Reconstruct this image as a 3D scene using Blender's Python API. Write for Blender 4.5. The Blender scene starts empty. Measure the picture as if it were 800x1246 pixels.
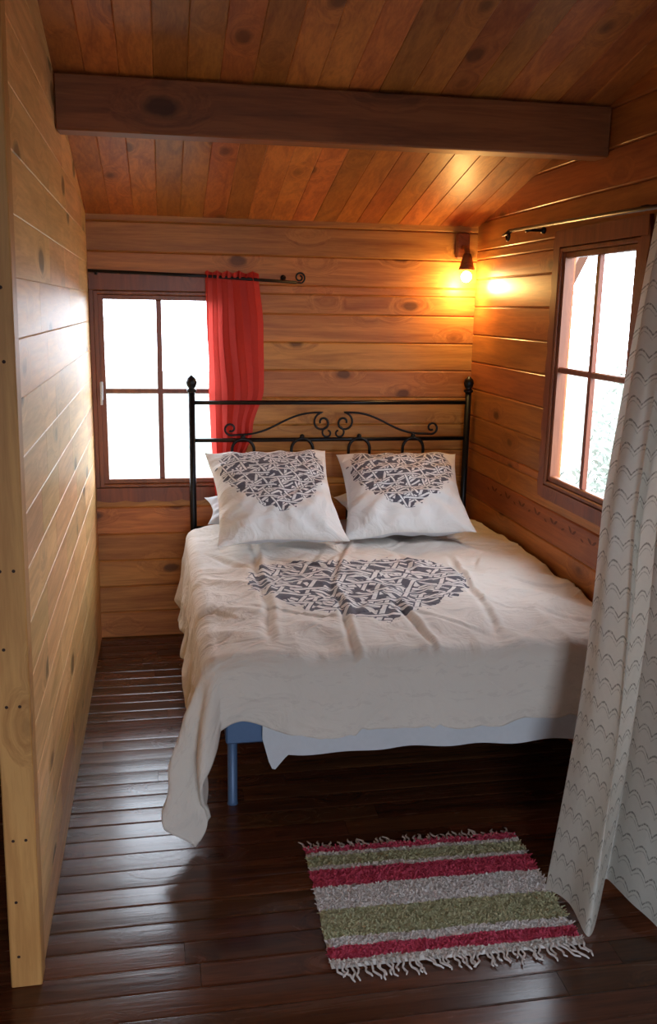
import bpy, math, random
from mathutils import Vector, Matrix, noise
random.seed(7)
D=4.59
def Y(d): return d-D
SL=0.228; ZB=2.115
def ceil_z(y): return ZB-SL*y
XL,XR=-0.34,1.60
YR=-6.6; XF=-2.6

# ------------------------------------------------------------------ mesh builder
class MB:
    def __init__(s): s.v=[];s.f=[];s.m=[];s.uv=[];s.sm=[]
    def add(s,vs,fs,mat=0,smooth=False,uvs=None):
        o=len(s.v); s.v+= [tuple(p) for p in vs]
        for f in fs:
            s.f.append(tuple(i+o for i in f)); s.m.append(mat); s.sm.append(smooth)
            s.uv.append([uvs[i] for i in f] if uvs else None)
    def box(s,x0,x1,y0,y1,z0,z1,mat=0,ch=0.0):
        if ch<=0:
            vs=[(x,y,z) for x in(x0,x1) for y in(y0,y1) for z in(z0,z1)]
            s.add(vs,[(0,1,3,2),(4,6,7,5),(0,4,5,1),(2,3,7,6),(0,2,6,4),(1,5,7,3)],mat);return
        c=ch;X=(x0,x1);Yy=(y0,y1);Z=(z0,z1);vs=[];idx={}
        for i in(0,1):
            for j in(0,1):
                for k in(0,1):
                    sx=c if i==0 else -c; sy=c if j==0 else -c; sz=c if k==0 else -c
                    for a,p in enumerate([(X[i],Yy[j]+sy,Z[k]+sz),(X[i]+sx,Yy[j],Z[k]+sz),(X[i]+sx,Yy[j]+sy,Z[k])]):
                        idx[(i,j,k,a)]=len(vs);vs.append(p)
        F=[]
        for i in(0,1):
            F.append([idx[(i,0,0,0)],idx[(i,1,0,0)],idx[(i,1,1,0)],idx[(i,0,1,0)]])
            F.append([idx[(0,i,0,1)],idx[(1,i,0,1)],idx[(1,i,1,1)],idx[(0,i,1,1)]])
            F.append([idx[(0,0,i,2)],idx[(1,0,i,2)],idx[(1,1,i,2)],idx[(0,1,i,2)]])
        for i in(0,1):
            for j in(0,1):
                F.append([idx[(i,j,0,0)],idx[(i,j,1,0)],idx[(i,j,1,1)],idx[(i,j,0,1)]])
                F.append([idx[(i,0,j,0)],idx[(i,1,j,0)],idx[(i,1,j,2)],idx[(i,0,j,2)]])
                F.append([idx[(0,i,j,1)],idx[(1,i,j,1)],idx[(1,i,j,2)],idx[(0,i,j,2)]])
                for k in(0,1): F.append([idx[(i,j,k,0)],idx[(i,j,k,1)],idx[(i,j,k,2)]])
        s.add(vs,F,mat)
    def prism(s,prof,a0,a1,fn,mat=0,smooth=False):
        n=len(prof);vs=[fn(a0,b,c) for b,c in prof]+[fn(a1,b,c) for b,c in prof]
        fs=[(i,(i+1)%n,n+(i+1)%n,n+i) for i in range(n)]+[tuple(range(n))[::-1],tuple(range(n,2*n))]
        s.add(vs,fs,mat,smooth)
    def tube(s,pts,r,mat=0,seg=8,cap=True,smooth=True):
        pts=[Vector(p) for p in pts]; n=len(pts); rr=r if isinstance(r,(list,tuple)) else [r]*n
        vs=[];ref=None
        for i,p in enumerate(pts):
            t=(pts[min(i+1,n-1)]-pts[max(i-1,0)]).normalized()
            if ref is None:
                ref=t.orthogonal().normalized()
            ref=(ref-t*ref.dot(t))
            ref=ref.normalized() if ref.length>1e-6 else t.orthogonal().normalized()
            b=t.cross(ref)
            for k in range(seg):
                a=2*math.pi*k/seg
                vs.append(p+(ref*math.cos(a)+b*math.sin(a))*rr[i])
        fs=[(i*seg+k,i*seg+(k+1)%seg,(i+1)*seg+(k+1)%seg,(i+1)*seg+k) for i in range(n-1) for k in range(seg)]
        if cap: fs+= [tuple(range(seg))[::-1],tuple(range((n-1)*seg,n*seg))]
        s.add(vs,fs,mat,smooth)
    def lathe(s,prof,c,mat=0,seg=20):
        vs=[];n=len(prof)
        for r,z in prof:
            for k in range(seg):
                a=2*math.pi*k/seg; vs.append((c[0]+r*math.cos(a),c[1]+r*math.sin(a),c[2]+z))
        fs=[(i*seg+k,i*seg+(k+1)%seg,(i+1)*seg+(k+1)%seg,(i+1)*seg+k) for i in range(n-1) for k in range(seg)]
        s.add(vs,fs,mat,True)
    def ball(s,c,r,mat=0,seg=14):
        s.lathe([(max(1e-4,r*math.sin(math.pi*i/10)),-r*math.cos(math.pi*i/10)) for i in range(11)],c,mat,seg)
    def grid(s,fn,nu,nv,mat=0,uvf=None,smooth=True):
        vs=[];uv=[]
        for j in range(nv+1):
            for i in range(nu+1):
                u=i/nu;v=j/nv; vs.append(fn(u,v)); uv.append(uvf(u,v) if uvf else (u,v))
        w=nu+1
        s.add(vs,[(j*w+i,j*w+i+1,(j+1)*w+i+1,(j+1)*w+i) for j in range(nv) for i in range(nu)],mat,smooth,uv)
    def obj(s,name,mats,parent=None,loc=None,fix=True):
        me=bpy.data.meshes.new(name); me.from_pydata(s.v,[],s.f)
        for m in mats: me.materials.append(m)
        me.polygons.foreach_set('material_index',s.m); me.polygons.foreach_set('use_smooth',s.sm)
        if any(u for u in s.uv):
            l=me.uv_layers.new(name='UVMap');k=0
            for u,f in zip(s.uv,s.f):
                for q in range(len(f)):
                    l.data[k].uv=u[q] if u else (0,0);k+=1
        me.update()
        if fix:
            import bmesh
            b=bmesh.new();b.from_mesh(me);bmesh.ops.recalc_face_normals(b,faces=b.faces);b.to_mesh(me);b.free()
        o=bpy.data.objects.new(name,me);bpy.context.scene.collection.objects.link(o)
        if loc: o.location=loc
        if parent: o.parent=parent
        return o
def empty(name,loc=(0,0,0)):
    o=bpy.data.objects.new(name,None);bpy.context.scene.collection.objects.link(o);o.location=loc;o.empty_display_size=.1;return o

# ------------------------------------------------------------------ materials
class NT:
    def __init__(s,name):
        s.mat=bpy.data.materials.new(name);s.mat.use_nodes=True;s.t=s.mat.node_tree
        s.b=s.t.nodes['Principled BSDF'];s.out=s.t.nodes['Material Output']
    def n(s,typ,**kw):
        x=s.t.nodes.new(typ)
        for k,v in kw.items():
            if k=='ins':
                for a,b in v.items(): s.set(x,a,b)
            else: setattr(x,k,v)
        return x
    def set(s,x,a,b):
        if isinstance(b,bpy.types.NodeSocket): s.t.links.new(b,x.inputs[a])
        else: x.inputs[a].default_value=b
    def math(s,op,a,b=None,c=None,clamp=False):
        x=s.n('ShaderNodeMath',operation=op);x.use_clamp=clamp;s.set(x,0,a)
        if b is not None:s.set(x,1,b)
        if c is not None:s.set(x,2,c)
        return x.outputs[0]
    def mix(s,f,a,b,bt='MIX'):
        x=s.n('ShaderNodeMix',data_type='RGBA',blend_type=bt)
        s.set(x,0,f);s.set(x,6,a);s.set(x,7,b);return x.outputs[2]
    def ramp(s,f,stops,interp='LINEAR'):
        x=s.n('ShaderNodeValToRGB');s.set(x,0,f);e=x.color_ramp;e.interpolation=interp
        while len(e.elements)<len(stops): e.elements.new(.5)
        for el,(p,c) in zip(e.elements,stops): el.position=p;el.color=c if len(c)==4 else (*c,1)
        return x.outputs[0]
    def noise(s,vec,scale,detail=4,rough=.5,dist=0):
        return s.n('ShaderNodeTexNoise',ins={'Vector':vec,'Scale':scale,'Detail':detail,'Roughness':rough,'Distortion':dist}).outputs[0]
    def mapping(s,vec,scale=(1,1,1),rot=(0,0,0),loc=(0,0,0)):
        return s.n('ShaderNodeMapping',ins={'Vector':vec,'Scale':scale,'Rotation':rot,'Location':loc}).outputs[0]
    def bump(s,h,strength=.3,dist=.01):
        x=s.n('ShaderNodeBump',ins={'Height':h,'Strength':strength,'Distance':dist});s.t.links.new(x.outputs[0],s.b.inputs['Normal']);return x
def c4(c): return (*c,1)
def wood(name,cA,cB,axis='x',rough=.35,coat=.3,var=.3,knots=.8,bump=.15,coatr=.2,spec=.4,kscale=5.4,kr=(.075,.125)):
    t=NT(name);tc=t.n('ShaderNodeTexCoord').outputs['Object']
    geo=t.n('ShaderNodeNewGeometry');rnd=geo.outputs['Random Per Island']
    off=t.n('ShaderNodeCombineXYZ',ins={0:t.math('MULTIPLY',rnd,37.),1:t.math('MULTIPLY',rnd,53.),2:t.math('MULTIPLY',rnd,71.)}).outputs[0]
    v=t.n('ShaderNodeVectorMath',operation='ADD',ins={0:tc,1:off}).outputs[0]
    i='xyz'.index(axis)
    sk=[1,1,1];sk[i]=.55;m2=t.mapping(v,tuple(sk))
    vo=t.n('ShaderNodeTexVoronoi',ins={'Vector':m2,'Scale':kscale}).outputs['Distance']
    vo=t.math('ADD',vo,t.math('MULTIPLY',t.math('SUBTRACT',t.noise(v,22,2),.5),.06))
    halo=t.ramp(vo,[(kr[0],(1,1,1)),(.34,(0,0,0))])
    sc=[1,1,1];sc[i]=.07;m1=t.mapping(v,tuple(sc))
    m1=t.n('ShaderNodeVectorMath',operation='ADD',ins={0:m1,1:t.n('ShaderNodeVectorMath',operation='SCALE',ins={0:halo,3:.07}).outputs[0]}).outputs[0]
    g1=t.noise(m1,17,5,.6,1.1);g2=t.noise(m1,110,3,.6,.2)
    g=t.math('ADD',t.math('MULTIPLY',g1,.72),t.math('MULTIPLY',g2,.28))
    mid=tuple((a+b)/2 for a,b in zip(cA,cB))
    col=t.ramp(g,[(.34,cB),(.48,mid),(.60,cA)])
    if knots>0:
        k=t.ramp(vo,[(kr[0],(1,1,1)),(kr[1],(0,0,0))])
        dk=tuple(x*.28 for x in cB)
        col=t.mix(t.math('MULTIPLY',halo,.22*knots),col,c4(tuple(x*.6 for x in cB)))
        col=t.mix(t.math('MULTIPLY',k,knots),col,c4(dk))
    val=t.math('ADD',1-var/2,t.math('MULTIPLY',rnd,var))
    big=t.noise(tc,1.7,2)
    val=t.math('MULTIPLY',val,t.math('ADD',.8,t.math('MULTIPLY',big,.4)))
    hs=t.n('ShaderNodeHueSaturation',ins={'Hue':t.math('ADD',.49,t.math('MULTIPLY',t.math('FRACT',t.math('MULTIPLY',rnd,7.3)),.018)),'Saturation':1.0,'Value':val,'Color':col}).outputs[0]
    t.set(t.b,'Base Color',hs);t.set(t.b,'Roughness',t.math('ADD',rough-.08,t.math('MULTIPLY',g1,.16)))
    t.b.inputs['Coat Weight'].default_value=coat;t.b.inputs['Coat Roughness'].default_value=coatr
    t.b.inputs['Specular IOR Level'].default_value=spec
    t.bump(g,bump,.004);return t.mat
def plain(name,col,rough=.5,metal=0,var=.12,nscale=30,bump=.05):
    t=NT(name);tc=t.n('ShaderNodeTexCoord').outputs['Object'];n=t.noise(tc,nscale,4)
    t.set(t.b,'Base Color',t.mix(n,c4(tuple(c*(1-var) for c in col)),c4(tuple(min(1,c*(1+var)) for c in col))))
    t.b.inputs['Roughness'].default_value=rough;t.b.inputs['Metallic'].default_value=metal
    t.bump(n,bump,.003);return t.mat

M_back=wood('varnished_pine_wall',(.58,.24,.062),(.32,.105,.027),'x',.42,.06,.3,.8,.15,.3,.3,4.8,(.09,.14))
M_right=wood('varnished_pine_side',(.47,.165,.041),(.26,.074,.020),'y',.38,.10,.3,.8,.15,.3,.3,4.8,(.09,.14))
M_left=wood('pale_pine_partition',(.90,.57,.25),(.62,.35,.12),'y',.46,.0,.24,.85,.1,.3,.38,4.4,(.11,.17))
M_ceil=wood('pine_ceiling_boards',(.57,.21,.052),(.31,.09,.024),'y',.42,.06,.55,.7,.15,.3,.3,4.4,(.09,.15))
M_beam=wood('dark_beam_wood',(.30,.110,.036),(.16,.054,.019),'x',.48,.0,.1,.8,.15,.3,.3,3.5,(.09,.15))
M_floor=wood('dark_floor_varnish',(.145,.053,.021),(.056,.020,.009),'x',.26,.20,.6,0,.30,.16,.45)
M_frame=wood('window_frame_wood',(.27,.085,.03),(.15,.042,.015),'z',.45,.1,.1,0)
M_post=wood('post_wood',(.64,.36,.115),(.44,.215,.06),'z',.5,.0,.1,.5)
M_holes=plain('nail_hole_dark',(.04,.016,.01),.8)
M_carve=plain('carved_groove',(.15,.045,.016),.6)
M_metal=plain('black_wrought_iron',(.012,.012,.014),.35,.6,.2)
M_blue=plain('blue_grey_bedframe',(.09,.16,.30),.45,.2)
M_white=plain('white_cotton',(.60,.63,.68),.9,0,.05,60,.2)
M_mat=plain('mattress_ticking',(.45,.48,.55),.9,0,.05)

def printed(name,base,cx,cy,ax,ay,freq,faint=True):
    t=NT(name);uv=t.n('ShaderNodeUVMap').outputs[0]
    sp=t.n('ShaderNodeSeparateXYZ',ins={0:uv})
    wob=t.math('MULTIPLY',t.math('SUBTRACT',t.noise(uv,freq*1.3,3),.5),.40)
    wob2=t.math('MULTIPLY',t.math('SUBTRACT',t.noise(t.mapping(uv,loc=(3,5,0)),freq*1.3,3),.5),.40)
    x=t.math('ADD',t.math('DIVIDE',t.math('SUBTRACT',sp.outputs[0],cx),ax),wob)
    y=t.math('ADD',t.math('DIVIDE',t.math('SUBTRACT',sp.outputs[1],cy),ay),wob2)
    x2=t.math('MULTIPLY',x,x);y2=t.math('MULTIPLY',y,y)
    a=t.math('SUBTRACT',t.math('ADD',x2,y2),1.)
    a3=t.math('MULTIPLY',t.math('MULTIPLY',a,a),a)
    h=t.math('SUBTRACT',a3,t.math('MULTIPLY',x2,t.math('MULTIPLY',y2,y)))
    mask=t.math('LESS_THAN',h,0.)
    dn=t.n('ShaderNodeTexNoise',ins={'Vector':uv,'Scale':freq*.22,'Detail':1.}).outputs[1]
    dis=t.n('ShaderNodeVectorMath',operation='SCALE',ins={0:dn,3:1.2/freq}).outputs[0]
    ink=1.0
    for k,rot in enumerate((.25,1.9,-.55,2.65,1.15,.05)):
        r=t.n('ShaderNodeVectorRotate',ins={'Vector':t.n('ShaderNodeVectorMath',operation='ADD',ins={0:uv,1:dis}).outputs[0],'Angle':rot,'Center':(.3*k,.2,0)}).outputs[0]
        q=t.n('ShaderNodeSeparateXYZ',ins={0:r})
        p=t.math('MULTIPLY',q.outputs[1],freq*(1+.13*k))
        fr=t.math('FRACT',p);idn=t.math('FLOOR',p)
        f=t.math('ABSOLUTE',t.math('SUBTRACT',fr,.5))
        seg=t.math('FRACT',t.math('ADD',t.math('MULTIPLY',q.outputs[0],freq*.15),t.math('MULTIPLY',idn,.377)))
        on=t.math('GREATER_THAN',seg,.48)
        body=t.math('MULTIPLY',t.math('LESS_THAN',f,.145),on)
        outl=t.math('MULTIPLY',t.math('LESS_THAN',f,.25),on)
        ink=t.math('MAXIMUM',ink,outl);ink=t.math('MULTIPLY',ink,t.math('SUBTRACT',1.,body))
    ink=t.math('MULTIPLY',mask,ink)
    fine=t.noise(uv,freq*6,3)
    base_c=t.mix(t.noise(uv,3.,3),c4(base),c4(tuple(b*.93 for b in base)))
    base_c=t.mix(t.math('MULTIPLY',mask,.4),base_c,(.72,.71,.74,1))
    if faint:
        w=t.noise(t.mapping(uv,(22,60,1)),1.,3,.6)
        rows=t.math('GREATER_THAN',t.math('SINE',t.math('MULTIPLY',sp.outputs[1],75.)),.2)
        w=t.math('MULTIPLY',t.math('GREATER_THAN',w,.56),rows)
        base_c=t.mix(t.math('MULTIPLY',w,.10),base_c,(.25,.2,.2,1))
    dark=t.mix(fine,(.045,.042,.058,1),(.12,.115,.145,1))
    t.set(t.b,'Base Color',t.mix(ink,base_c,dark))
    t.b.inputs['Roughness'].default_value=.85
    t.b.inputs['Sheen Weight'].default_value=.1
    weave=t.noise(uv,400,2);wr=t.noise(t.mapping(uv,(1,1.3,1)),7,4,.5,1.5)
    t.bump(t.math('ADD',t.math('MULTIPLY',weave,.02),wr),.5,.03)
    return t.mat
M_duvet=printed('printed_duvet_cotton',(.74,.69,.63),.83,.80,.385,.345,13)
M_pill=printed('printed_pillow_cotton',(.77,.76,.74),0,.015,.228,.205,23,False)

# ------------------------------------------------------------------ room shell
def course_prof(b0,b1,t,ch): return [(b0,0),(b0,t-ch),(b0+ch,t),(b1-ch,t),(b1,t-ch),(b1,0)]
def plank_wall(mb,fn,a_rng,z_top_fn,openings,pitch,z_start,t=.06,ch=.007,breaks=False,zmax=4):
    z=z_start
    while z<zmax:
        z0,z1=z,z+pitch;z+=pitch
        cuts=sorted({z0,z1}|{q for o in openings for q in(o[2],o[3]) if z0+.004<q<z1-.004})
        for q0,q1 in zip(cuts,cuts[1:]):
            segs=[a_rng]
            for o in openings:
                if o[2]<q1-1e-4 and o[3]>q0+1e-4:
                    ns=[]
                    for s0,s1 in segs:
                        if o[0]>s0: ns.append((s0,min(s1,o[0])))
                        if o[1]<s1: ns.append((max(s0,o[1]),s1))
                    segs=[x for x in ns if x[1]-x[0]>.003]
            for s0,s1 in segs:
                s0,s1=z_top_fn(q0,s0,s1)
                if s1-s0<.01: continue
                pts=[s0]
                if breaks:
                    a=s0+random.uniform(.3,.9)
                    while a<s1-.25: pts.append(a);a+=random.uniform(.4,.95)
                pts.append(s1)
                for p0,p1 in zip(pts,pts[1:]):
                    mb.prism(course_prof(q0,q1,t,ch),p0+.0008*(p0!=s0),p1-.0008*(p1!=s1),fn,0)
P=.139
W1=(-.315,.295,.80,1.765)
W2=(Y(2.915),Y(3.555),.985,1.953)
mb=MB()
plank_wall(mb,lambda a,b,c:(a,.06-c,b),(XF,XR+.06),lambda q,s0,s1:(s0,s1) if q<ZB else (0,0),[W1],P,0.0,ch=.006,zmax=ZB+.02)
mb.obj('wall_back',[M_back])
def slope_clip(q,s0,s1): return s0,min(s1,(ZB+.03-q)/SL)
mb=MB()
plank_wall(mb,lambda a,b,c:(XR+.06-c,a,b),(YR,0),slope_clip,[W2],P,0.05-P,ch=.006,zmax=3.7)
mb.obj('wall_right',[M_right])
YP=Y(2.08)
def lean(y,z): return .034*(z/2.4)*max(0,min(1,y/YP))   # the old partition leans slightly into the room
mb=MB()
plank_wall(mb,lambda a,b,c:(XL-.03+c+lean(a,b),a,b),(YP+.065,0),slope_clip,[],.135,0,t=.03,ch=.0022,breaks=True,zmax=3.0)
plank_wall(mb,lambda a,b,c:(XL-.03-c+lean(a,b),a,b),(YP+.065,0),slope_clip,[],.135,0,t=.03,ch=.0022,breaks=True,zmax=3.0)
wl=mb.obj('wall_left',[M_left])
mb=MB()
zt=ceil_z(YP)+.02
mb.box(XL-.072,XL+.004,YP,YP+.065,0,zt,0,.003)
mb.v=[(x+lean(YP,z),y,z) for x,y,z in mb.v]
pt=mb.obj('trim_1',[M_post])
mb2=MB()
for k in range(15):
    z=.1+k*.165+random.uniform(-.02,.02)
    for dx in(-.02,-.05):
        if random.random()<.55: mb2.add([(XL+dx+lean(YP,z)+.0042*math.cos(q*math.pi/4),YP-.0006,z+.0042*math.sin(q*math.pi/4)) for q in range(8)],[tuple(range(8))],0)
mb2.obj('nail_heads',[M_holes],parent=pt)
mb=MB();plank_wall(mb,lambda a,b,c:(XF-.06+c,a,b),(YR,0),slope_clip,[],P,0,zmax=3.7);mb.obj('wall_far_left',[M_right])
DO=(-.25,.85,.0,2.1)  # unseen opening, added and sized to let daylight in behind the camera
mb=MB();plank_wall(mb,lambda a,b,c:(a,YR-.06+c,b),(XF,XR+.06),lambda q,a,b:(a,b),[DO],P,0,zmax=ceil_z(YR)-.05);mb.obj('wall_rear',[M_back])
mb=MB();x=XF
while x<XR+.05:
    w=.108
    mb.prism(course_prof(x,x+w,.025,.003),YR-.05,.06,lambda a,b,c:(b,a,ceil_z(a)+.025-c),0);x+=w
mb.obj('ceiling',[M_ceil])
mb=MB()
mb.prism([(XF-.1,0),(XF-.1,.08),(XR+.1,.08),(XR+.1,0)],YR-.2,.45,lambda a,b,c:(b,a,ceil_z(a)+.027+c),0)
mb.obj('ceiling_roof_deck',[M_beam])
mb=MB();y=0.06
while y>YR-.05:
    w=.088;xs=[XF-.06]
    a=XF+random.uniform(.3,1.6)
    while a<XR: xs.append(a);a+=random.uniform(1.3,2.2)
    xs.append(XR+.06)
    tl=random.uniform(-.0007,.0007)
    for p0,p1 in zip(xs,xs[1:]):
        pr=[(y-w,0),(y-w,.028),(y-w*.94,.0294+tl),(y-w*.75,.0298+tl*.6),(y-w*.5,.030),(y-w*.25,.0298-tl*.6),(y-w*.06,.0294-tl),(y,.028),(y,0)]
        mb.prism(pr,p0+.0006,p1-.0006,lambda a,b,c:(a,b,c-.03),0)
    y-=w
mb.obj('floor',[M_floor])
mb=MB();mb.box(XF-.1,XR+.1,YR-.1,.1,-.12,-.031);mb.obj('floor_subfloor',[M_beam])
mb=MB();yb=Y(3.22)
mb.box(XL+.02,XR-.001,yb,yb+.10,2.247,2.418,0,.005);mb.obj('ceiling_beam',[M_beam])
mb=MB();mb.box(XL-.25,XL-.045,Y(1.62),Y(1.93),0.001,.022,0,.003);mb.obj('trim_2',[M_post])

# ------------------------------------------------------------------ windows
def glassmat():
    t=NT('window_glass');tr=t.n('ShaderNodeBsdfTransparent');gl=t.n('ShaderNodeBsdfGlossy',ins={'Roughness':.02,'Color':(1,1,1,1)})
    mx=t.n('ShaderNodeMixShader',ins={0:.05,1:tr.outputs[0],2:gl.outputs[0]});t.t.links.new(mx.outputs[0],t.out.inputs[0]);return t.mat
M_glass=glassmat()
def window(name,fn,W):
    a0,a1,z0,z1=W;root=empty(name)
    def bar(mb,p0,p1,q0,q1,c0,c1,ch=.004):
        mb.prism([(q0,c0),(q0,c1-ch),(q0+ch,c1),(q1-ch,c1),(q1,c1-ch),(q1,c0)],p0,p1,fn)
    mb=MB()
    bar(mb,a0,a0+.018,z0,z1,-.045,.012);bar(mb,a1-.018,a1,z0,z1,-.045,.012)
    bar(mb,a0+.018,a1-.018,z0,z0+.018,-.045,.012);bar(mb,a0+.018,a1-.018,z1-.018,z1,-.045,.012)
    mb.obj('frame',[M_frame],root)
    mb=MB();s=.024;i0,i1,j0,j1=a0+.018,a1-.018,z0+.018,z1-.018
    bar(mb,i0,i0+s,j0,j1,-.024,.004);bar(mb,i1-s,i1,j0,j1,-.024,.004)
    bar(mb,i0+s,i1-s,j0,j0+s,-.024,.003);bar(mb,i0+s,i1-s,j1-s,j1,-.024,.003)
    am=(i0+i1)/2;zm=(j0+j1)/2
    bar(mb,am-.013,am+.013,j0+s,j1-s,-.018,0);bar(mb,i0+s,am-.013,zm-.012,zm+.012,-.018,-.001);bar(mb,am+.013,i1-s,zm-.012,zm+.012,-.018,-.001)
    mb.obj('sash',[M_frame],root)
    mb=MB();mb.add([fn(i0+.01,j0+.01,-.014),fn(i1-.01,j0+.01,-.014),fn(i1-.01,j1-.01,-.014),fn(i0+.01,j1-.01,-.014)],[(0,1,2,3)]);mb.obj('glass',[M_glass],root)
    return root
fB=lambda a,b,c:(a,-c,b)
fR=lambda a,b,c:(XR-c,a,b)
w1=window('window_1',fB,W1);w2=window('window_2',fR,W2)
def scallop(fn,a0,a1,b0,b1,n,depth,side,c0,c1):
    mb=MB();pts=[];N=n*10
    for i in range(N+1):
        a=a0+(a1-a0)*i/N; q=abs(math.sin(math.pi*n*i/N))*depth
        pts.append((a,q))
    for (p,q),(p2,q2) in zip(pts,pts[1:]):
        if side<0: prof=[(p,b0-q),(p2,b0-q2),(p2,b1),(p,b1)]
        else: prof=[(p,b0),(p2,b0),(p2,b1+q2),(p,b1+q)]
        vs=[fn(a,b,c0) for a,b in prof]+[fn(a,b,c1) for a,b in prof]
        mb.add(vs,[(0,1,2,3),(4,5,6,7),(0,1,5,4),(2,3,7,6)])
    a,b=pts[0][0],pts[-1][0]
    for e in(a,b): mb.add([fn(e,b0,c0),fn(e,b0,c1),fn(e,b1,c1),fn(e,b1,c0)],[(0,1,2,3)])
    return mb
def scallopV(fn,a0,a1,b0,b1,n,depth,side,c0,c1):
    f2=lambda a,b,c:fn(b,a,c)
    return scallop(f2,b0,b1,a0,a1,n,depth,side,c0,c1)
def weld(o):
    import bmesh
    b=bmesh.new();b.from_mesh(o.data);bmesh.ops.remove_doubles(b,verts=b.verts,dist=.0003);bmesh.ops.recalc_face_normals(b,faces=b.faces);b.to_mesh(o.data);b.free()
weld(scallop(fB,-.335,.36,1.768,1.84,5,.012,1,0,.014).obj('casing_top',[M_frame],w1))
weld(scallop(fB,-.335,.36,.735,.798,5,.010,-1,0,.016).obj('casing_bottom',[M_frame],w1))
mb=MB();mb.box(-.338,-.317,-.014,0,.80,1.766,0,.002);mb.obj('casing_side',[M_frame],w1)
mb=MB();mb.box(.297,.35,-.014,0,.80,1.766,0,.002);mb.obj('casing_side_right',[M_frame],w1)
weld(scallopV(fR,W2[1]+.002,W2[1]+.05,.93,2.02,9,.012,1,0,.014).obj('casing_side',[M_frame],w2))
weld(scallopV(fR,W2[0]-.05,W2[0]-.002,.93,2.0,9,.012,-1,0,.014).obj('casing_side_near',[M_frame],w2))
mb=MB();mb.prism([(1.955,0),(1.955,.016),(2.02,.016),(2.02,0)],W2[0]-.05,W2[1],fR);mb.obj('casing_top',[M_frame],w2)
mb=MB();mb.prism([(.93,0),(.93,.02),(.983,.02),(.983,0)],W2[0]-.05,W2[1],fR);mb.obj('casing_bottom',[M_frame],w2)
mb=MB();mb.box(-.300,-.286,-.03,-.012,1.24,1.33,0,.003);mb.tube([(-.293,-.03,1.27),(-.293,-.05,1.27),(-.293,-.052,1.22)],.006)
mb.obj('handle',[M_white],w1)
def leaf(mb,a,b,L,W,ang,fn):
    pts=[];n=8
    for i in range(n+1):
        t=i/n;pts.append((t*L,W*math.sin(math.pi*t)**.8))
    pts+=[(t,-w) for t,w in pts[-2:0:-1]]
    vs=[fn(a+math.cos(ang)*p-math.sin(ang)*q,b+math.sin(ang)*p+math.cos(ang)*q,.0012) for p,q in pts]
    mb.add(vs,[tuple(range(len(vs)))])
mb=MB()
def leafrow(z,d0,d1,step,sc):
    d=d0;k=0
    while d<d1:
        y=Y(d)
        leaf(mb,y,z,.05*sc,.008*sc,.45+.2*(k%2),fR);leaf(mb,y,z,.045*sc,.007*sc,math.pi-.5,fR)
        leaf(mb,y+step/2-.018,z-.008+.012*(k%2),.036*sc,.005*sc,.3*(-1)**k,fR)
        d+=step;k+=1
leafrow(.835,2.75,4.15,.175,.9)
mb.obj('trim_3',[M_carve],fix=False)

# ------------------------------------------------------------------ bed
bed=empty('double_bed',(0.85,Y(3.5),0))
bpy.context.view_layer.update()
def child(o):
    o.parent=bed;o.matrix_parent_inverse=bed.matrix_world.inverted();return o
bx0,bx1=.175,1.565;by0,by1=Y(2.68),Y(4.42)
mb=MB();mb.box(bx0,bx1,by0,by0+.04,.325,.42,0,.006);mb.box(bx0,bx0+.04,by0+.04,by1,.325,.42,0,.006);mb.box(bx1-.04,bx1,by0+.04,by1,.325,.42,0,.006)
mb.box(bx0+.04,bx1-.04,by1-.04,by1,.325,.42,0,.006)
for k in range(12):
    y=by0+.1+k*.13;mb.box(bx0+.04,bx1-.04,y,y+.06,.39,.415,0,.003)
child(mb.obj('bed_base',[M_blue]))
mb=MB()
for x in(.21,1.5):
    for y in(Y(2.88),Y(4.2)):
        mb.tube([(x,y,0),(x,y,.01),(x,y,.335)],[.02,.017,.017],seg=14)
child(mb.obj('legs',[M_blue]))
mb=MB();mb.box(bx0,bx1,by0-.01,by1,.421,.612,0,.035);child(mb.obj('mattress',[M_mat]))
hy=Y(4.50);hx0,hx1=.14,1.56;hc=(hx0+hx1)/2
mb=MB()
for x in(hx0,hx1):
    mb.tube([(x,hy,0),(x,hy,1.30)],.0165,seg=14)
    mb.lathe([(.0165,0),(.024,.004),(.024,.014),(.014,.02),(.022,.032),(.027,.05),(.02,.07),(.006,.082),(.0001,.086)],(x,hy,1.285),0,16)
mb.tube([(hx0,hy,1.235),(hx1,hy,1.235)],.0105);mb.tube([(hx0,hy,1.048),(hx1,hy,1.048)],.0105);mb.tube([(hx0,hy,.60),(hx1,hy,.60)],.0105)
def scroll(sg):
    X=lambda x:(hc+sg*x)
    pts=[]
    c1=(.055,1.135);n=26
    for i in range(n+1):
        a=-math.pi*.5-(1-i/n)*math.pi*2.6; r=.012+.038*i/n
        pts.append((c1[0]+r*math.cos(a)*-1,c1[1]-r*math.sin(a)))
    x0,z0=pts[-1];x1,z1=.50,1.075
    for i in range(1,20):
        t=i/20;pts.append((x0+(x1-x0)*t,z0+(z1-z0)*t+ .018*math.sin(math.pi*t*2)))
    c2=(.52,1.105)
    for i in range(n+1):
        a=-math.pi*.6+i/n*math.pi*2.3;r=.034-.024*i/n
        pts.append((c2[0]+r*math.cos(a),c2[1]+r*math.sin(a)))
    mb.tube([(X(a),hy-.002,b) for a,b in pts],.0058,seg=6)
    pts=[]
    for i in range(24):
        a=math.pi/2-i/23*math.pi*1.9;r=.03-.018*i/23
        pts.append((X(.03+r*math.cos(a)),hy-.002,1.082+r*math.sin(a)))
    mb.tube(pts,.005,seg=6)
scroll(1);scroll(-1)
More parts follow.
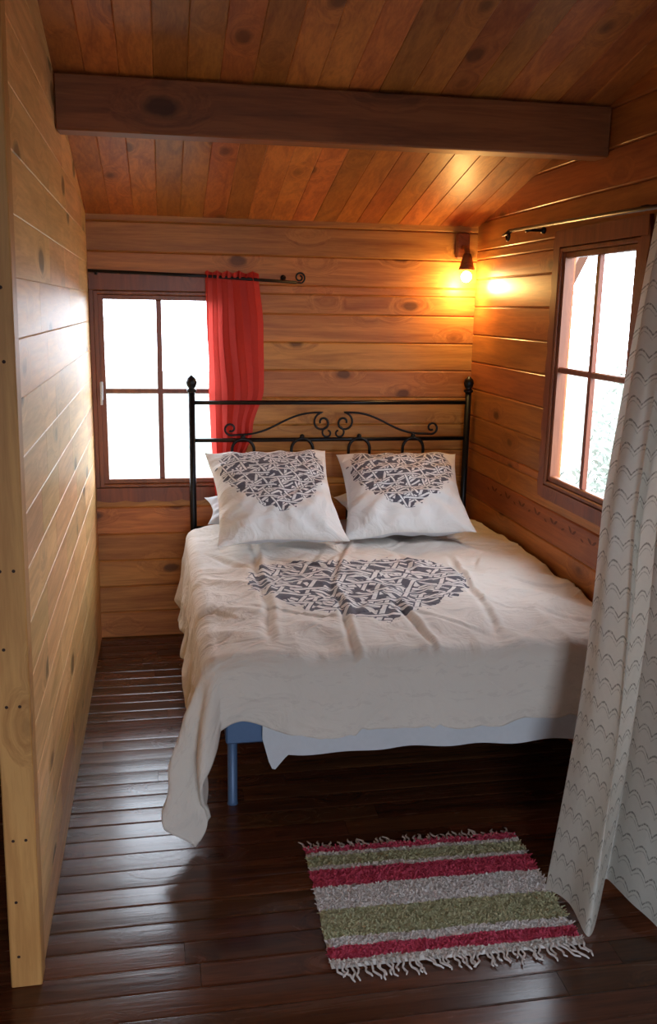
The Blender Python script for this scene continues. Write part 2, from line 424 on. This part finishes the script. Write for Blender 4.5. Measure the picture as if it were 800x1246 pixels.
for x in(.39,.69,.985,1.27):
    pts=[(x-.055,hy-.012,.60)]+[(x-.055*math.cos(math.pi*i/14),hy-.012,1.0+.055*math.sin(math.pi*i/14)) for i in range(15)]+[(x+.055,hy-.012,.60)]
    mb.tube(pts,.0078,seg=8)
    mb.ball((x,hy-.006,1.064),.013,seg=8)
child(mb.obj('headboard',[M_metal]))
def nz(x,y,z=0): return noise.noise(Vector((x,y,z)))
def sheetf(u,v):
    x=.29+u*1.25; bot=.296+.008*nz(x*3,1)-.02*u
    if u<.09: bot-=.06*max(0,1-abs(u-.03)/.035)
    if u<.02: bot+=.06*(1-u/.02)
    z=.60+(bot-.60)*v
    return (x,Y(2.648)+.007*math.sin(x*26)*v+.012*nz(x*7,z*5,3)*v,z)
mb=MB();mb.grid(sheetf,120,14);o=child(mb.obj('under_sheet',[M_white]))

# duvet
W_,L_=1.42,1.72; aO,bO=.40,.298; r_=.06
xr=1.575; yh=Y(4.405)
def drop(q):
    if q<r_*math.pi/2: return r_*math.sin(q/r_), r_*(1-math.cos(q/r_))
    return r_, r_+q-r_*math.pi/2
CRE=[]
rs=random.Random(11)
CRE+= [(.60,.06,-2.0,-1.3,.013,.013),(.83,-.10,-2.0,-1.5,.013,.012),(.36,.05,-1.9,-.4,.011,.016),(1.15,.12,-1.9,-.9,.010,.014),(.70,.3,-1.5,-.6,.008,.016)]
for k in range(45):
    y0=rs.uniform(-2.05,-.5);CRE.append((rs.uniform(.1,1.5),rs.uniform(-2.0,2.0),y0,y0+rs.uniform(.15,.5),rs.uniform(.003,.008),rs.uniform(.010,.018)))
def duvet(u,v):
    s=u*(W_+aO); t=v*(L_+bO)
    a=max(0,s-W_);b=max(0,t-L_)
    xs=min(s,W_);ts=min(t,L_)
    x=xr-xs;y=yh-ts
    puff=.016*nz(x*2.2,y*2.2,1)+.012*nz(x*6,y*5,4)+.003*nz(x*15,y*13,8)
    puff+=.014*(.5-abs(nz(x*5+y*2,y*4,12))*2)+.003*(.5-abs(nz(x*11-y*4,y*9,17))*2)-.006
    for (cx,sl,y0,y1,am,wd) in CRE:
        if y<y0-.01 or y>y1+.01: continue
        ym=(y0+y1)/2
        m=max(0,min(1,(y-y0)/.12))*max(0,min(1,(y1-y)/.12))
        d=(x-(cx+sl*(y-ym)+.02*nz(y*4,cx)))/wd
        if abs(d)<5:
            puff-=am*m*math.exp(-d*d); d2=(d-1.8);puff+=am*.7*m*math.exp(-d2*d2)
    z=max(.664+puff,.634)
    z-=.02*max(0,(ts-(L_-.3))/.3)**2+.02*max(0,(xs-(W_-.25))/.25)**2
    if v<.03: z-= .03*(1-v/.03)
    if a>0 or b>0:
        hemA=1+.12*nz(t*2.3,5)-.05; hemB=1+.08*nz(s*2.0,9)-.20*math.exp(-((s-1.36)/.10)**2)
        a*=hemA;b*=hemB
        q=math.hypot(a,b);ca,sa=a/q,b/q
        c2=2*ca*sa
        q*=1+.36*c2
        h,dz=drop(q)
        hang=max(0,dz-r_)
        ang=math.atan2(sa,ca)
        fl=.20*c2*hang+.13*hang*(1-.4*sa)
        fold=.05*hang*math.sin(t*17+2*nz(t*2,0))*ca*(1-c2)+.05*hang*math.sin(s*14+1.5*nz(s*2,3))*sa*(1-c2)
        fold+=.20*hang*math.sin(ang*6.0+.2)*c2
        fold+=.06*hang*nz(s*7,t*7,dz*3)+.05*hang*(.5-abs(nz(s*5,t*5,dz*6))*2)
        fold-= .02*hang*hang
        H=h+fl+fold
        x-=H*ca; y-=H*sa; z-=dz*(1-.03*c2)
        x-=.03*math.sin(min(1,hang/.45)*math.pi)*c2*ca
        x+=.05*hang*c2
    return (x,y,max(z,.03))
mb=MB();mb.grid(duvet,300,330,0,lambda u,v:(u*(W_+aO),(1-v)*(L_+bO)))
o=mb.obj('duvet',[M_duvet])
md=o.modifiers.new('thick','SOLIDIFY');md.thickness=.012;md.offset=-1 if o.data.polygons[0].normal.z>0 else 1

def pillow(name,mat,hw,hh,T,loc,tilt,zrot,seed,roll=0):
    mb=MB();N=60
    def f(sgn):
        def g(u,v):
            U=2*u-1;V=2*v-1
            U=math.sin(U*math.pi/2);V=math.sin(V*math.pi/2)
            x=hw*U*(1-.11*(1-V*V)*abs(U)**2);y=hh*V*(1-.10*(1-U*U)*abs(V)**2)
            e=max(0,(1-U**4))*max(0,(1-V**4))
            h=T*(e**.6)*(1-.15*(U*U+V*V))
            w=.012*nz(x*9+seed,y*9,seed)*e+ .014*nz(x*4,y*14+seed,1)*(1-abs(U))*e
            w+=.014*(.5-abs(nz(x*9+seed,y*13,5))*2)*e
            th=math.atan2(V,U);rr=math.hypot(U,V)
            w+=.009*math.sin(th*14+seed+2*nz(U*2,V*2,seed))*min(1,rr)**3*e**.35
            w+=.024*nz(x*5,y*5,seed+9)*(1-e)
            return (x,y,sgn*(h)+w)
        return g
    uvf=lambda u,v:(hw*math.sin((2*u-1)*math.pi/2),hh*math.sin((2*v-1)*math.pi/2))
    mb.grid(f(1),N,N,0,uvf);mb.grid(f(-1),N,N,1 if mat is M_pill else 0,uvf)
    o=mb.obj(name,[mat,M_white],fix=True)
    weld(o)
    o.rotation_euler=(math.radians(tilt),math.radians(roll),math.radians(zrot));o.location=loc
    return o
pillow('printed_pillow',M_pill,.290,.300,.088,(.490,Y(3.985),.868),33,3,1.3)
pillow('printed_pillow',M_pill,.298,.290,.088,(1.105,Y(4.045),.856),31,-7,7.7,-2)
pillow('sleeping_pillow',M_white,.30,.17,.055,(.49,Y(4.235),.745),8,0,3.3)
pillow('sleeping_pillow',M_white,.30,.17,.055,(1.14,Y(4.235),.745),8,0,5.1)

# ------------------------------------------------------------------ curtains
def cloth(name,col,trans,pattern=False):
    t=NT(name);uv=t.n('ShaderNodeUVMap').outputs[0];tc=uv
    n=t.noise(tc,60,3);c=t.mix(n,c4(tuple(x*.9 for x in col)),c4(col))
    if pattern:
        sp=t.n('ShaderNodeSeparateXYZ',ins={0:uv})
        px=t.math('DIVIDE',sp.outputs[0],.052);row=t.math('DIVIDE',sp.outputs[1],.066)
        arc=t.math('MULTIPLY',t.math('ABSOLUTE',t.math('SINE',t.math('MULTIPLY',px,math.pi))),.34)
        nn=t.math('MULTIPLY',t.noise(uv,40,2),.10)
        fr=t.math('FRACT',t.math('ADD',t.math('ADD',row,arc),nn))
        l1=t.math('LESS_THAN',fr,.09)
        fr2=t.math('FRACT',t.math('ADD',fr,.78))
        l2=t.math('MULTIPLY',t.math('LESS_THAN',fr2,.06),.55)
        brk=t.math('GREATER_THAN',t.noise(t.mapping(uv,(1,.6,1)),140,2),.48)
        k=t.math('MULTIPLY',t.math('MAXIMUM',l1,l2),t.math('ADD',.32,t.math('MULTIPLY',brk,.42)))
        c=t.mix(k,c,(.19,.19,.16,1))
    df=t.n('ShaderNodeBsdfDiffuse',ins={'Color':c});tl=t.n('ShaderNodeBsdfTranslucent',ins={'Color':c})
    bp=t.n('ShaderNodeBump',ins={'Height':t.noise(uv,300,2),'Strength':.25,'Distance':.003})
    t.t.links.new(bp.outputs[0],df.inputs['Normal'])
    mx=t.n('ShaderNodeMixShader',ins={0:trans,1:df.outputs[0],2:tl.outputs[0]});t.t.links.new(mx.outputs[0],t.out.inputs[0]);return t.mat
M_red=cloth('coral_red_cloth',(.80,.095,.075),.42)
M_cream=cloth('patterned_cream_voile',(.86,.86,.80),.48,True)
def lerpt(tab,z):
    for (z0,*a),(z1,*b) in zip(tab,tab[1:]):
        if z<=z0 and z>=z1:
            t=(z0-z)/(z0-z1);t=t*t*(3-2*t);return [p+(q-p)*t for p,q in zip(a,b)]
    return tab[-1][1:] if z<tab[-1][0] else tab[0][1:]
tab=[(1.87,.215,.475),(1.6,.215,.50),(1.3,.225,.505),(1.1,.235,.45),(.9,.245,.39),(.72,.25,.375)]
def redf(u,v):
    z=1.862+(.72-1.862)*v;l,r=lerpt(tab,z);comp=.29/(r-l)
    ph=u*2*math.pi*5+1.5*math.sin(v*3+u*4)+1.2*nz(u*3,v*2,2)
    x=l+(r-l)*u+.006*math.sin(ph*2)
    amp=.013*comp*(.55+.45*v)*(.7+.9*abs(nz(u*5,v*2,6)))
    y=-.053-min(.024,amp)*math.sin(ph)-.006*math.sin(u*9+v*5)
    if v<.03: y=-.060-.012*math.sin(u*60)
    return (x,y,z+.008*math.sin(ph)*(v<.01))
red=MB();red.grid(redf,170,90,0,lambda u,v:(u*.8,v*1.15))
red.obj('red_curtain',[M_red])
mb=MB()
za,zb=1.853,1.820
mb.tube([(-.333,-.06,za),(.2,-.06,za-.012),(.66,-.06,zb)],.0075)
sp=[]
for i in range(34):
    a=-math.pi*.5+i/33*math.pi*3.0; r=.028-.020*i/33
    sp.append((.675+r*math.cos(a),-.06,zb+.024+ r*math.sin(a)))
mb.tube([(.64,-.06,zb+.001)]+sp[1:],.0045,seg=6)
for x in(-.30,.60): mb.tube([(x,0,za-.01),(x,-.05,za-.01),(x,-.06,za-.012)],.006);mb.ball((x,-.003,za-.01),.014,seg=10)
mb.obj('curtain_rod',[M_metal])
xrod=1.515
mb=MB();mb.tube([(xrod,Y(1.2),2.02),(xrod,Y(2.7),2.024),(xrod,Y(3.93),2.045)],.008)
sp=[]
for i in range(26):
    a=math.pi*.5-i/25*math.pi*2.2;r=.022-.012*i/25;sp.append((xrod,Y(3.945)+.004+r*math.cos(a),2.023+r*math.sin(a)))
mb.tube([(xrod,Y(3.92),2.045)]+sp,.0055,seg=6)
mb.tube([(xrod,Y(4.02),2.03),(xrod,Y(3.96),2.035),(xrod,Y(3.9),2.045)],[.004,.01,.006],seg=8)
for d in(3.75,2.80,1.35): mb.tube([(XR,Y(d),2.035),(xrod+.02,Y(d),2.035),(xrod,Y(d),2.03)],.006);mb.ball((XR-.004,Y(d),2.035),.014,seg=10)
mb.obj('curtain_rod',[M_metal])
def cat(P_,u):
    n=len(P_)-1;f=min(max(u*n,0),n-1e-6);i=int(f);t=f-i
    g=lambda k:P_[min(max(k,0),n)]
    return tuple(.5*((2*b)+(-a+c)*t+(2*a-5*b+4*c-d)*t*t+(-a+3*b-3*c+d)*t**3) for a,b,c,d in zip(g(i-1),g(i),g(i+1),g(i+2)))
bot=[(1.09,2.21),(1.105,2.10),(1.125,2.01),(1.20,2.12),(1.285,2.20),(1.30,2.08),(1.335,1.99),(1.38,2.08),(1.42,2.13),(1.44,2.0),(1.45,1.88),(1.49,1.95),(1.52,1.98),(1.53,1.85),(1.53,1.70)]
def creamf(u,v):
    z=2.035+(.035-2.035)*v
    bxx,bd=cat(bot,u)
    n=9
    tx=xrod+.026*math.sin(u*n*2*math.pi)*(1 if v>.02 else .5);td=2.69-1.15*u
    w=v**1.0
    x=tx+(bxx-tx)*w;d=td+(bd-td)*w
    x-=(.035*math.sin(v*math.pi)-.028*math.sin(max(0,v-.45)/.55*math.pi))*(1-u)
    x+=.016*math.sin(u*n*2*math.pi+v*2)*(1-w)*min(1,v*6)+.010*math.sin(u*40+v*5)*w
    d+=.010*math.cos(u*33+v*4)*w+.015*nz(u*8,v*3,5)*w
    return (min(x,1.575),Y(d),z+.012*math.sin(u*25)*w)
mb=MB();mb.grid(creamf,260,110,0,lambda u,v:(u*2.0,v*2.0));mb.obj('patterned_curtain',[M_cream])

# ------------------------------------------------------------------ wall lamp
lamp=empty('wall_lamp')
lx,ly=1.515,-.098
mb=MB();mb.box(lx-.035,lx+.035,-.03,0,1.955,2.085,0,.008);mb.tube([(lx,-.03,2.01),(lx,ly+.02,2.005),(lx,ly,1.985),(lx,ly,1.95)],.014)
mb.lathe([(.0001,.06),(.018,.058),(.024,.04),(.034,.0),(.042,-.020),(.038,-.020),(.03,0),(.018,.035)],(lx,ly,1.920),0,20)
mb.obj('bracket',[M_beam],lamp)
t=NT('lit_bulb');e=t.n('ShaderNodeEmission',ins={'Color':(1,.74,.32,1),'Strength':50.});t.t.links.new(e.outputs[0],t.out.inputs[0])
mb=MB();mb.ball((lx,ly,1.866),.027);mb.obj('bulb',[t.mat],lamp)
ld=bpy.data.lights.new('bulb_light','POINT');ld.energy=10;ld.color=(1,.62,.19);ld.shadow_soft_size=.028
lo=bpy.data.objects.new('bulb_light',ld);bpy.context.scene.collection.objects.link(lo);lo.location=(lx,ly,1.82);lo.parent=lamp

# ------------------------------------------------------------------ rug
t=NT('woven_rag_rug');tc=t.n('ShaderNodeTexCoord').outputs['Object'];sp=t.n('ShaderNodeSeparateXYZ',ins={0:tc})
v=t.math('DIVIDE',t.math('SUBTRACT',.265,sp.outputs[1]),.53)
v=t.math('ADD',v,t.math('MULTIPLY',t.math('SUBTRACT',t.noise(tc,14,4),.5),.045))
R=(.76,.10,.19);Cw=(.90,.88,.85);G=(.60,.63,.40);Wt=(.97,.97,.97)
col=t.ramp(v,[(0,R),(.05,Cw),(.085,G),(.18,Cw),(.215,R),(.375,Wt),(.575,G),(.80,Wt),(.865,R),(.955,Cw)],'CONSTANT')
nn=t.noise(tc,130,3);col=t.mix(t.math('MULTIPLY',nn,.4),col,t.mix(1.,col,(.6,.58,.58,1),'MULTIPLY'))
t.set(t.b,'Base Color',col);t.b.inputs['Roughness'].default_value=1.;t.bump(nn,.5,.008);M_rug=t.mat
mb=MB();rw,rl=.352,.265
def edge(y): return .008*nz(y*9,2)
mb.grid(lambda u,v:((2*u-1)*rw+edge(v*2),(2*v-1)*rl,.010+.004*nz(u*40,v*30)+.003*nz(u*90,v*70,4)-(.008 if u in(0,1) or v in(0,1) else 0)),100,80)
mb.grid(lambda u,v:((2*u-1)*rw+edge(v*2),(2*v-1)*rl,.0015),10,10)
for k in range(16000):
    x=random.uniform(-rw,rw);y=random.uniform(-rl,rl);a=random.uniform(0,6.28);l=random.uniform(.006,.013);h=random.uniform(.002,.007)
    w=.0026;c,s=math.cos(a),math.sin(a)
    mb.add([(x-s*w,y+c*w,.010),(x+s*w,y-c*w,.010),(x+c*l+s*w*.7,y+s*l-c*w*.7,.010+h),(x+c*l-s*w*.7,y+s*l+c*w*.7,.010+h)],[(0,1,2,3)])
for side in(-1,1):
    n=46
    for k in range(n):
        x=-rw+.008+k*(2*rw-.016)/(n-1)+random.uniform(-.004,.004)
        L=random.uniform(.035,.065) if side<0 else random.uniform(.03,.055);dx=random.uniform(-.025,.025)+ (.008 if side<0 else -.008)
        pts=[(x+dx*(i/6)**1.3+.004*math.sin(i*1.7+k),side*(rl-.004+L*i/6),.009-.0045*min(1,i/3)+random.uniform(0,.002)) for i in range(7)]
        mb.tube(pts,[.003,.0036,.0032,.003,.0034,.003,.002],1,5)
rug=mb.obj('striped_rug',[M_rug,plain('cotton_fringe',(.85,.82,.80),.95)],fix=False)
rug.location=(.762,Y(2.275),.001);rug.rotation_euler=(0,0,math.radians(-1.2))

# ------------------------------------------------------------------ outside
t=NT('garden_ground');tc=t.n('ShaderNodeTexCoord').outputs['Object'];t.set(t.b,'Base Color',t.ramp(t.noise(tc,2,6),[(.35,(.10,.12,.08)),(.65,(.24,.25,.22))]));t.b.inputs['Roughness'].default_value=1
mb=MB();mb.box(-25,25,-30,25,-.5,-.35);mb.obj('ground_outside',[t.mat])
M_leaf=plain('shrub_leaves',(.14,.16,.13),.9,0,.5,8)
mb=MB()
for c,R_,n in(((3.4,.9,.35),.8,2600),((4.4,2.2,.7),.95,2600),((2.9,.2,.2),.5,900)):
    for k in range(n):
        d=Vector((random.gauss(0,1),random.gauss(0,1),random.gauss(0,1))).normalized()*R_*random.uniform(.5,1)
        p=Vector(c)+Vector((d.x,d.y,d.z*.9));a=Vector((random.gauss(0,1),random.gauss(0,1),random.gauss(0,1))).normalized();b=a.orthogonal().normalized()
        if p.x<2.2: continue
        mb.add([p-a*.035,p+b*.014,p+a*.035,p-b*.014],[(0,1,2,3)])
    mb.tube([(c[0],c[1],-.36),(c[0]+.02,c[1],.1),(c[0],c[1],.5)],[.05,.04,.02])
mb.obj('garden_shrub',[M_leaf],fix=False)
M_porch=plain('porch_timber',(.20,.09,.06),.7)
mb=MB();mb.box(2.62,2.72,1.28,1.38,-.36,2.35,0,.006)
mb.prism([(2.62,0),(2.62,.12),(2.72,.12),(2.72,0)],-1.0,2.2,lambda a,b,c:(b,a,2.36+c))
mb.prism([(2.64,-.04),(2.64,.04),(2.70,.04),(2.70,-.04)],.75,1.28,lambda a,b,c:(b,a,2.34+(a-.75)*-.95+c))
mb.obj('porch_post',[M_porch])

# ------------------------------------------------------------------ light
w=bpy.data.worlds.new('overcast_sky');bpy.context.scene.world=w;w.use_nodes=True
bg=w.node_tree.nodes['Background'];bg.inputs[0].default_value=(.84,.93,1.05,1);bg.inputs[1].default_value=10.8
def portal(name,loc,direction,sx,sy):
    l=bpy.data.lights.new(name,'AREA');l.shape='RECTANGLE';l.size=sx;l.size_y=sy;l.cycles.is_portal=True
    o=bpy.data.objects.new(name,l);bpy.context.scene.collection.objects.link(o);o.location=loc
    o.rotation_euler=Vector(direction).to_track_quat('-Z','Z' if abs(direction[2])<.9 else 'Y').to_euler();return o
portal('daylight_portal',((W1[0]+W1[1])/2,.07,(W1[2]+W1[3])/2),(0,-1,0),W1[1]-W1[0],W1[3]-W1[2])
portal('daylight_portal',(XR+.07,(W2[0]+W2[1])/2,(W2[2]+W2[3])/2),(-1,0,0),W2[1]-W2[0],W2[3]-W2[2])
portal('daylight_portal',((DO[0]+DO[1])/2,YR-.08,(DO[2]+DO[3])/2),(0,1,0),DO[1]-DO[0],DO[3]-DO[2])  # portal in the added rear opening

# ------------------------------------------------------------------ camera
a,p,rho=math.atan(.1853),math.atan(248/1100),.018
sa,ca,sp_,cp=math.sin(a),math.cos(a),math.sin(p),math.cos(p)
F=Vector((sa*cp,ca*cp,-sp_));Rr=Vector((ca,-sa,0));U=Vector((sa*sp_,ca*sp_,cp))
R2=Rr*math.cos(rho)+U*math.sin(rho);U2=U*math.cos(rho)-Rr*math.sin(rho)
cam=bpy.data.cameras.new('camera');co=bpy.data.objects.new('camera',cam);bpy.context.scene.collection.objects.link(co)
m=Matrix((R2,U2,-F)).transposed().to_4x4();m.translation=Vector((0,-D,1.7));co.matrix_world=m
cam.sensor_fit='VERTICAL';cam.sensor_height=36;cam.lens=1100/1246*36;cam.clip_start=.02
bpy.context.scene.camera=co
bpy.context.scene.view_settings.view_transform='Standard'
bpy.context.scene.view_settings.exposure=0
